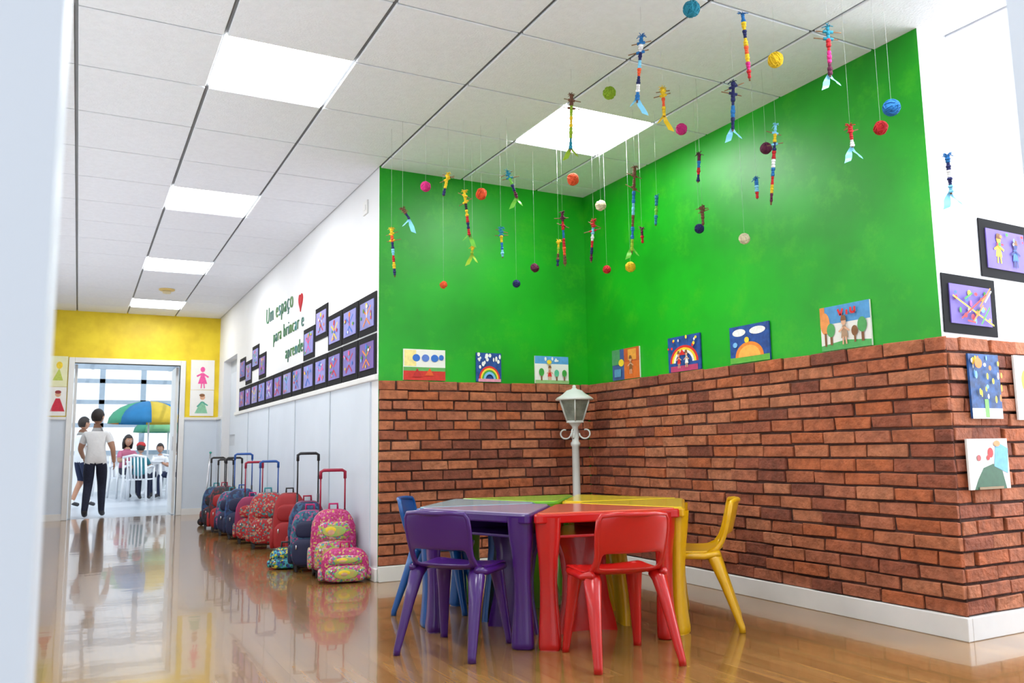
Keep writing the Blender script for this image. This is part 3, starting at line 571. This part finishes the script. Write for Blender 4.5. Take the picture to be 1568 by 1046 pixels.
def head(g,c,yaw=0,tilt=0,hair=hairm,long=False,s=1.0,hat=None):
    X=Matrix.Translation(c)@Matrix.Rotation(yaw,4,'Z')@Matrix.Rotation(tilt,4,'X')@Matrix.Scale(s,4);mb=MB();nu,nv=24,18;hv=[];vs=[];fs=[]
    def sh(th,ph,k=1):
        x=.072*math.cos(ph)*math.cos(th);y=.088*math.cos(ph)*math.sin(th);z=.105*math.sin(ph)
        if z<0: t=-z/.105;x*=1-.22*t;y=y*(1-.15*t)+.012*t
        return (x*k,y*k,z*k)
    for j in range(nv+1):
        for i in range(nu): vs.append(sh(2*pi*i/nu,-pi/2+pi*j/nv));hv.append(sh(2*pi*i/nu,-pi/2+pi*j/nv,1.10))
    F=[(j*nu+i,j*nu+(i+1)%nu,(j+1)*nu+(i+1)%nu,(j+1)*nu+i) for j in range(nv) for i in range(nu)]
    mb.add(vs,F,skinm,True,X)
    mb.sell((0,.094,-.012),(.010,.014,.016),skinm,X=X,nu=10,nv=8)
    for sx in (-1,1):
        mb.sell((sx*.076,.0,-.005),(.011,.018,.028),skinm,X=X,nu=10,nv=8);mb.sell((sx*.028,.080,.008),(.012,.006,.007),eyew,X=X,nu=10,nv=8);mb.sell((sx*.028,.085,.008),(.005,.003,.005),hairm,X=X,nu=8,nv=6)
        mb.tube([(sx*.015,.088,.026),(sx*.03,.086,.029),(sx*.043,.078,.025)],.0025,hair,n=5,X=X)
    mb.tube([(-.018,.085,-.045),(0,.09,-.047),(.018,.085,-.045)],[.002,.005,.002],lipm,n=6,X=X);mb.build('head',g)
    mb=MB();keep=[]
    for f in F:
        x=sum(hv[i][0] for i in f)/4;y=sum(hv[i][1] for i in f)/4;z=sum(hv[i][2] for i in f)/4
        lim=.055 if y>.05 else (-.005+.9*max(0,y+.0)*.9 if y>-.01 else -.055)
        if z>lim: keep.append(f)
    hv=[tuple(c*(1+random.uniform(-.015,.02)) for c in p) for p in hv];mb.add(hv,keep,hair,True,X)
    if long:
        for k in range(16):
            a=pi+pi*(k/15)+0;x=.07*math.cos(a);y=.075*math.sin(a);mb.tube([(x,y,.03),(x*1.15,y*1.1,-.06),(x*1.1,y*1.15,-.16)],[.02,.02,.01],hair,n=6,X=X)
    mb.build('hair',g,solid=.008)
    if hat: MB().lathe([(.09,.035),(.092,.06),(.075,.10),(.04,.125),(.0,.13)],(0,0,0),hat,20,X=X).build('cap',g)
def hand(g,w,d,side,inward):
    d=Vector(d).normalized();n=Vector(inward).normalized();t=d.cross(n).normalized()*side;w=Vector(w);mb=MB()
    X=Matrix.Translation(w+d*.035)@Matrix((t,d,n)).transposed().to_4x4();mb.sell((0,0,0),(.028,.040,.013),skinm,.8,.8,14,10,X)
    for k,(o,L) in enumerate(((.020,.042),(.007,.048),(-.007,.045),(-.019,.035))):
        b=w+d*.066+t*o;mb.tube([b-d*.02,b,b+d*L*.5+n*.006,b+d*L*.85+n*.018],[.0065,.0068,.006,.0045],skinm,n=7)
    b=w+d*.02+t*.024;mb.tube([b-t*.01,b,b+t*.014+d*.018+n*.004,b+t*.012+d*.036+n*.010],[.008,.008,.007,.005],skinm,n=7);mb.build('hand',g)
def person_stand(name,loc,ang,shirt,pants,J2,shorts=False,hyaw=0):
    g=emp(name,loc,ang)
    J={'pel':((0,0,.84),(.130,.100)),'sp':((0,0,.95),(.128,.092)),'ch':((0,-.005,1.09),(.138,.098)),'nb':((0,0,1.185),(.078,.060)),'nk':((0,.012,1.28),.046),
    'shL':((-.135,0,1.145),.060),'shR':((.135,0,1.145),.060),'hpL':((-.075,0,.76),.092),'hpR':((.075,0,.76),.092)}
    J.update(J2)
    for s in 'LR':
        e=Vector(J['el'+s][0]);a=Vector(J['sh'+s][0]);J['sl'+s]=(tuple(a.lerp(e,.55)),.050)
        k=Vector(J['kn'+s][0]);an=Vector(J['an'+s][0]);J['cf'+s]=(tuple(k.lerp(an,.35)+Vector((0,-.012,0))),.056 if not shorts else .046)
    sh=lambda t,c: shirt
    th=(lambda t,c: shirt if c.z>.735 else pants);low=(lambda t,c: skinm) if shorts else (lambda t,c: pants)
    low2=(lambda t,c: skinm if t<.8 else shirt) if shorts else (lambda t,c: pants if t<.93 else shoem)
    E=[('pel','sp',sh),('sp','ch',sh),('ch','nb',sh),('nb','nk',lambda t,c: skinm if c.z>1.232 else shirt)]
    for s in 'LR': E+=[('ch','sh'+s,sh),('sh'+s,'sl'+s,sh),('sl'+s,'el'+s,skinm),('el'+s,'wr'+s,skinm),('pel','hp'+s,th),('hp'+s,'kn'+s,th),('kn'+s,'cf'+s,low),('cf'+s,'an'+s,low2),('an'+s,'to'+s,shoem)]
    skinmesh(J,E,g,'body');head(g,(0,.015,1.375),hyaw)
    for s,sg in (('L',-1),('R',1)):
        w=Vector(J['wr'+s][0]);e=Vector(J['el'+s][0]);hand(g,w-(w-e).normalized()*.01,(w-e)+Vector((0,.02,0)),sg*-1,(-sg,0,0))
    return g
shirtw=M('white_tshirt',(.84,.85,.86),.8,var=.03,scale=12,bump=.5,bscale=14);jeans=M('dark_denim',(.012,.016,.04),.8,var=.25,scale=50);navys=M('navy_shorts',(.01,.018,.06),.8)
person_stand('walking_boy',(.225,12.88,0),rad(-8),shirtw,jeans,{
 'elL':((-.205,.05,.93),.037),'wrL':((-.17,.17,.80),.025),'elR':((.215,-.05,.93),.037),'wrR':((.23,.0,.74),.025),
 'knL':((-.085,.03,.43),.062),'anL':((-.095,-.14,.085),.042),'toL':((-.10,-.02,.035),.036),
 'knR':((.075,.13,.44),.062),'anR':((.085,.10,.075),.042),'toR':((.09,.23,.036),.036)},hyaw=rad(-25))
person_stand('standing_boy',(.06,15.6,0),rad(-60),shirtw,navys,{
 'elL':((-.19,.06,.93),.037),'wrL':((-.14,.19,.86),.025),'elR':((.20,.03,.93),.037),'wrR':((.17,.14,.80),.025),
 'knL':((-.08,.06,.43),.056),'anL':((-.09,-.08,.075),.033),'toL':((-.09,.05,.034),.034),
 'knR':((.08,.08,.43),.056),'anR':((.09,.10,.075),.033),'toR':((.09,.22,.034),.034)},shorts=True)
def person_sit(name,loc,ang,shirt,pants,hair=hairm,long=False,hat=None,sc=.9):
    g=emp(name,loc,ang);g.scale=(sc,)*3;z=.50
    J={'pel':((0,0,z),(.12,.10)),'sp':((0,.01,z+.14),(.115,.088)),'ch':((0,.03,z+.29),(.13,.092)),'nb':((0,.04,z+.385),(.072,.056)),'nk':((0,.06,z+.47),.043)}
    for s,k in (('L',-1),('R',1)):
        J['sh'+s]=((k*.13,.035,z+.355),.056);J['el'+s]=((k*.18,.14,z+.18),.038);J['wr'+s]=((k*.10,.32,z+.26),.025)
        J['hp'+s]=((k*.07,.03,z-.01),.08);J['kn'+s]=((k*.09,.36,z+.0),.058);J['an'+s]=((k*.09,.36,.085),.040);J['to'+s]=((k*.09,.48,.035),.035)
    E=[('pel','sp',shirt),('sp','ch',shirt),('ch','nb',shirt),('nb','nk',lambda t,c: shirt if t<.4 else skinm)]
    for s in 'LR': E+=[('ch','sh'+s,shirt),('sh'+s,'el'+s,lambda t,c: shirt if t<.65 else skinm),('el'+s,'wr'+s,skinm),('pel','hp'+s,pants),('hp'+s,'kn'+s,pants),('kn'+s,'an'+s,pants),('an'+s,'to'+s,shoem)]
    skinmesh(J,E,g,'body');head(g,(0,.075,z+.575),0,-.15,hair,long,hat=hat)
    for s,sg in (('L',-1),('R',1)):
        w=Vector(J['wr'+s][0]);e=Vector(J['el'+s][0]);hand(g,w-(w-e).normalized()*.01,(w-e),sg*-1,(0,0,-1))
tshirt=M('teal_top',(.02,.16,.2),.8)
person_sit('seated_child',(1.02,16.95,0),rad(-20),tshirt,jeans,hat=M('red_cap',(.45,.01,.01),.6))
person_sit('seated_child',(1.74,17.50,0),rad(85),shirtw,navys)
person_sit('seated_child',(1.50,18.40,0),rad(165),shirtw,navys)
person_sit('seated_woman',(.86,18.45,0),rad(-160),M('pink_top',(.45,.12,.2),.8),jeans,long=True,sc=1.05)
wp=plastic('white_garden',(.80,.82,.85),.35)
def gchair(loc,ang):
    g=emp('garden_chair',(*loc,0),ang);mb=MB();mb.prism(fillet([(-.2,-.2),(.2,-.2),(.22,.22),(-.22,.22)],.05),.385,.405,wp)
    for sx in (-1,1):
        mb.tube([(sx*.23,.22,0),(sx*.215,.20,.42),(sx*.225,.17,.62)],.02,wp,n=8);mb.tube([(sx*.22,-.25,0),(sx*.2,-.2,.42),(sx*.19,-.26,.82)],.02,wp,n=8);mb.tube([(sx*.225,.18,.62),(sx*.23,0,.64),(sx*.2,-.22,.60)],.018,wp,n=8)
    mb.tube([(-.19,-.26,.80),(0,-.28,.84),(.19,-.26,.80)],.022,wp,n=8)
    for x in (-.12,-.06,0,.06,.12): mb.tube([(x,-.2,.40),(x,-.275,.82)],.014,wp,n=6)
    mb.build('frame',g)
gchair((1.01,16.92),rad(-20));gchair((1.77,17.50),rad(85));gchair((1.51,18.44),rad(165));gchair((.85,18.49),rad(-160))
def gtable(loc):
    g=emp('garden_table',(*loc,0));mb=MB();mb.prism(fillet([(-.32,-.32),(.32,-.32),(.32,.32),(-.32,.32)],.06),.70,.725,wp);mb.prism(fillet([(-.29,-.29),(.29,-.29),(.29,.29),(-.29,.29)],.05),.66,.70,wp)
    for x in (-1,1):
        for y in (-1,1): mb.tube([(x*.26,y*.26,.68),(x*.30,y*.30,0)],[.035,.022],wp,n=10)
    mb.build('top',g)
gtable((1.16,17.70));gtable((.60,19.8))
def umbrella(loc,r,z0,z1,cols,n=8):
    g=emp('beach_umbrella',(*loc,0));mb=MB()
    for i in range(n):
        a0=2*pi*i/n;a1=2*pi*(i+1)/n;vs=[];fs=[]
        K=6
        for k in range(K+1):
            t=k/K;rr=r*math.sin(t*pi/2);z=z0+(z1-z0)*math.cos(t*pi/2)
            for q in range(4):
                a=a0+(a1-a0)*q/3;dr=1-.04*math.sin(pi*q/3)*t;vs.append((rr*dr*math.cos(a),rr*dr*math.sin(a),z))
        for k in range(K):
            for q in range(3): A=k*4+q;fs.append((A,A+1,A+5,A+4))
        c=cols[i%len(cols)];mb.add(vs,fs,M('umbrella_%d%d%d'%tuple(int(x*100) for x in c),c,.7))
    mb.build('canopy',g,solid=.004);mb=MB();mb.tube([(0,0,0),(0,0,z1+.05)],.018,wp,n=10);mb.lathe([(.2,0),(.2,.06),(.05,.09),(.03,.14)],(0,0,0),wp,20);mb.build('pole',g)
umbrella((1.32,19.4),.80,1.50,1.98,[(.01,.16,.36),(.60,.42,.03),(.01,.20,.45),(.62,.22,.02),(.05,.30,.16)])
umbrella((1.85,20.9),.75,1.35,1.72,[(.06,.32,.2),(.2,.5,.25)])
# ------------------------------------------------------------------ patio beyond the door
ptile=M('patio_tile',(.55,.57,.60),.3,var=.04,scale=2)
slab('floor_patio',(-3,12.75,-.06),(5,22.2,0),ptile)
winf=M('window_frame_grey',(.36,.44,.52),.4)
mb=MB()
for x in (-3.0,4.9): mb.box((x,12.75,0),(x+.1,22,1.0),white)
mb.box((-3,22,0),(5,22.12,.9),white);mb.build('wall_patio')
mb=MB()
for x in (-1.2,-.35,.45,1.35,2.1,3.3): mb.box((x-.06,21.98,.9),(x+.06,22.06,3.6),winf)
for z in (.9,1.55,2.1,2.6,3.4): mb.box((-3,21.98,z-.05),(5,22.06,z+.05),winf)
mb.build('window_1')
mb=MB();mb.box((-3,22.065,.9),(5,22.07,3.6),M('pale_window_glass',(.85,.9,.95),.05,trans=1));mb.build('window_2')
mb=MB()
for y in (14.5,16.5,18.5,20.5): mb.box((-3,y,2.75),(5,y+.08,2.87),winf)
for x in (-1.5,.2,1.9): mb.box((x,12.75,2.87),(x+.06,22,2.93),winf)
mb.build('trim_pergola_beam')
# ------------------------------------------------------------------ light
w=bpy.data.worlds.new('world');bpy.context.scene.world=w;w.use_nodes=True;nt=w.node_tree;bg=nt.nodes['Background'];bg.inputs['Strength'].default_value=.85
tc=nt.nodes.new('ShaderNodeTexCoord');sp=nt.nodes.new('ShaderNodeSeparateXYZ');r=nt.nodes.new('ShaderNodeValToRGB');nt.links.new(tc.outputs['Generated'],sp.inputs[0]);nt.links.new(sp.outputs['Z'],r.inputs['Fac']);nt.links.new(r.outputs['Color'],bg.inputs['Color'])
r.color_ramp.elements[0].color=(.90,.95,1,1);r.color_ramp.elements[1].color=(.70,.84,1,1);r.color_ramp.elements[1].position=.8
def area(name,loc,rot,sx,sy,pw,col=(1,1,1)):
    l=bpy.data.lights.new(name,'AREA');l.shape='RECTANGLE';l.size=sx;l.size_y=sy;l.energy=pw;l.color=col;o=bpy.data.objects.new(name,l);o.location=loc;o.rotation_euler=rot;bpy.context.collection.objects.link(o)
# two unseen fill lamps added to brighten the ceiling: corridor left, hall right
area('corridor_fill_light',(XL+.03,6.2,1.5),(0,rad(-125),0),1.3,9.0,48,(.90,.95,1))
area('hall_fill_light',(5.9,1.5,1.5),(0,rad(105),0),2.2,1.5,40,(.94,.97,1))
sl=bpy.data.lights.new('sun','SUN');sl.energy=.6;sl.angle=.02;so=bpy.data.objects.new('sun',sl);so.rotation_euler=(rad(38),rad(18),0);bpy.context.collection.objects.link(so)
# ------------------------------------------------------------------ camera
f,psi,phi,rho,h=1267.4642,.4815,.1284,-.0156,.8544
F=Vector((math.sin(psi)*math.cos(phi),math.cos(psi)*math.cos(phi),math.sin(phi)));R0=Vector((math.cos(psi),-math.sin(psi),0));U0=R0.cross(F)
R=R0*math.cos(rho)+U0*math.sin(rho);U=-R0*math.sin(rho)+U0*math.cos(rho)
cam=bpy.data.cameras.new('camera');cam.lens=f/1568*36;cam.sensor_width=36;cam.clip_start=.03;cam.dof.use_dof=True;cam.dof.focus_distance=4.6;cam.dof.aperture_fstop=5.6
co=bpy.data.objects.new('camera',cam);bpy.context.collection.objects.link(co)
mw=Matrix((R,U,-F)).transposed().to_4x4();mw.translation=(0,0,h);co.matrix_world=mw;bpy.context.scene.camera=co
vs=bpy.context.scene.view_settings;vs.view_transform='Standard';vs.look='None';vs.exposure=1.0
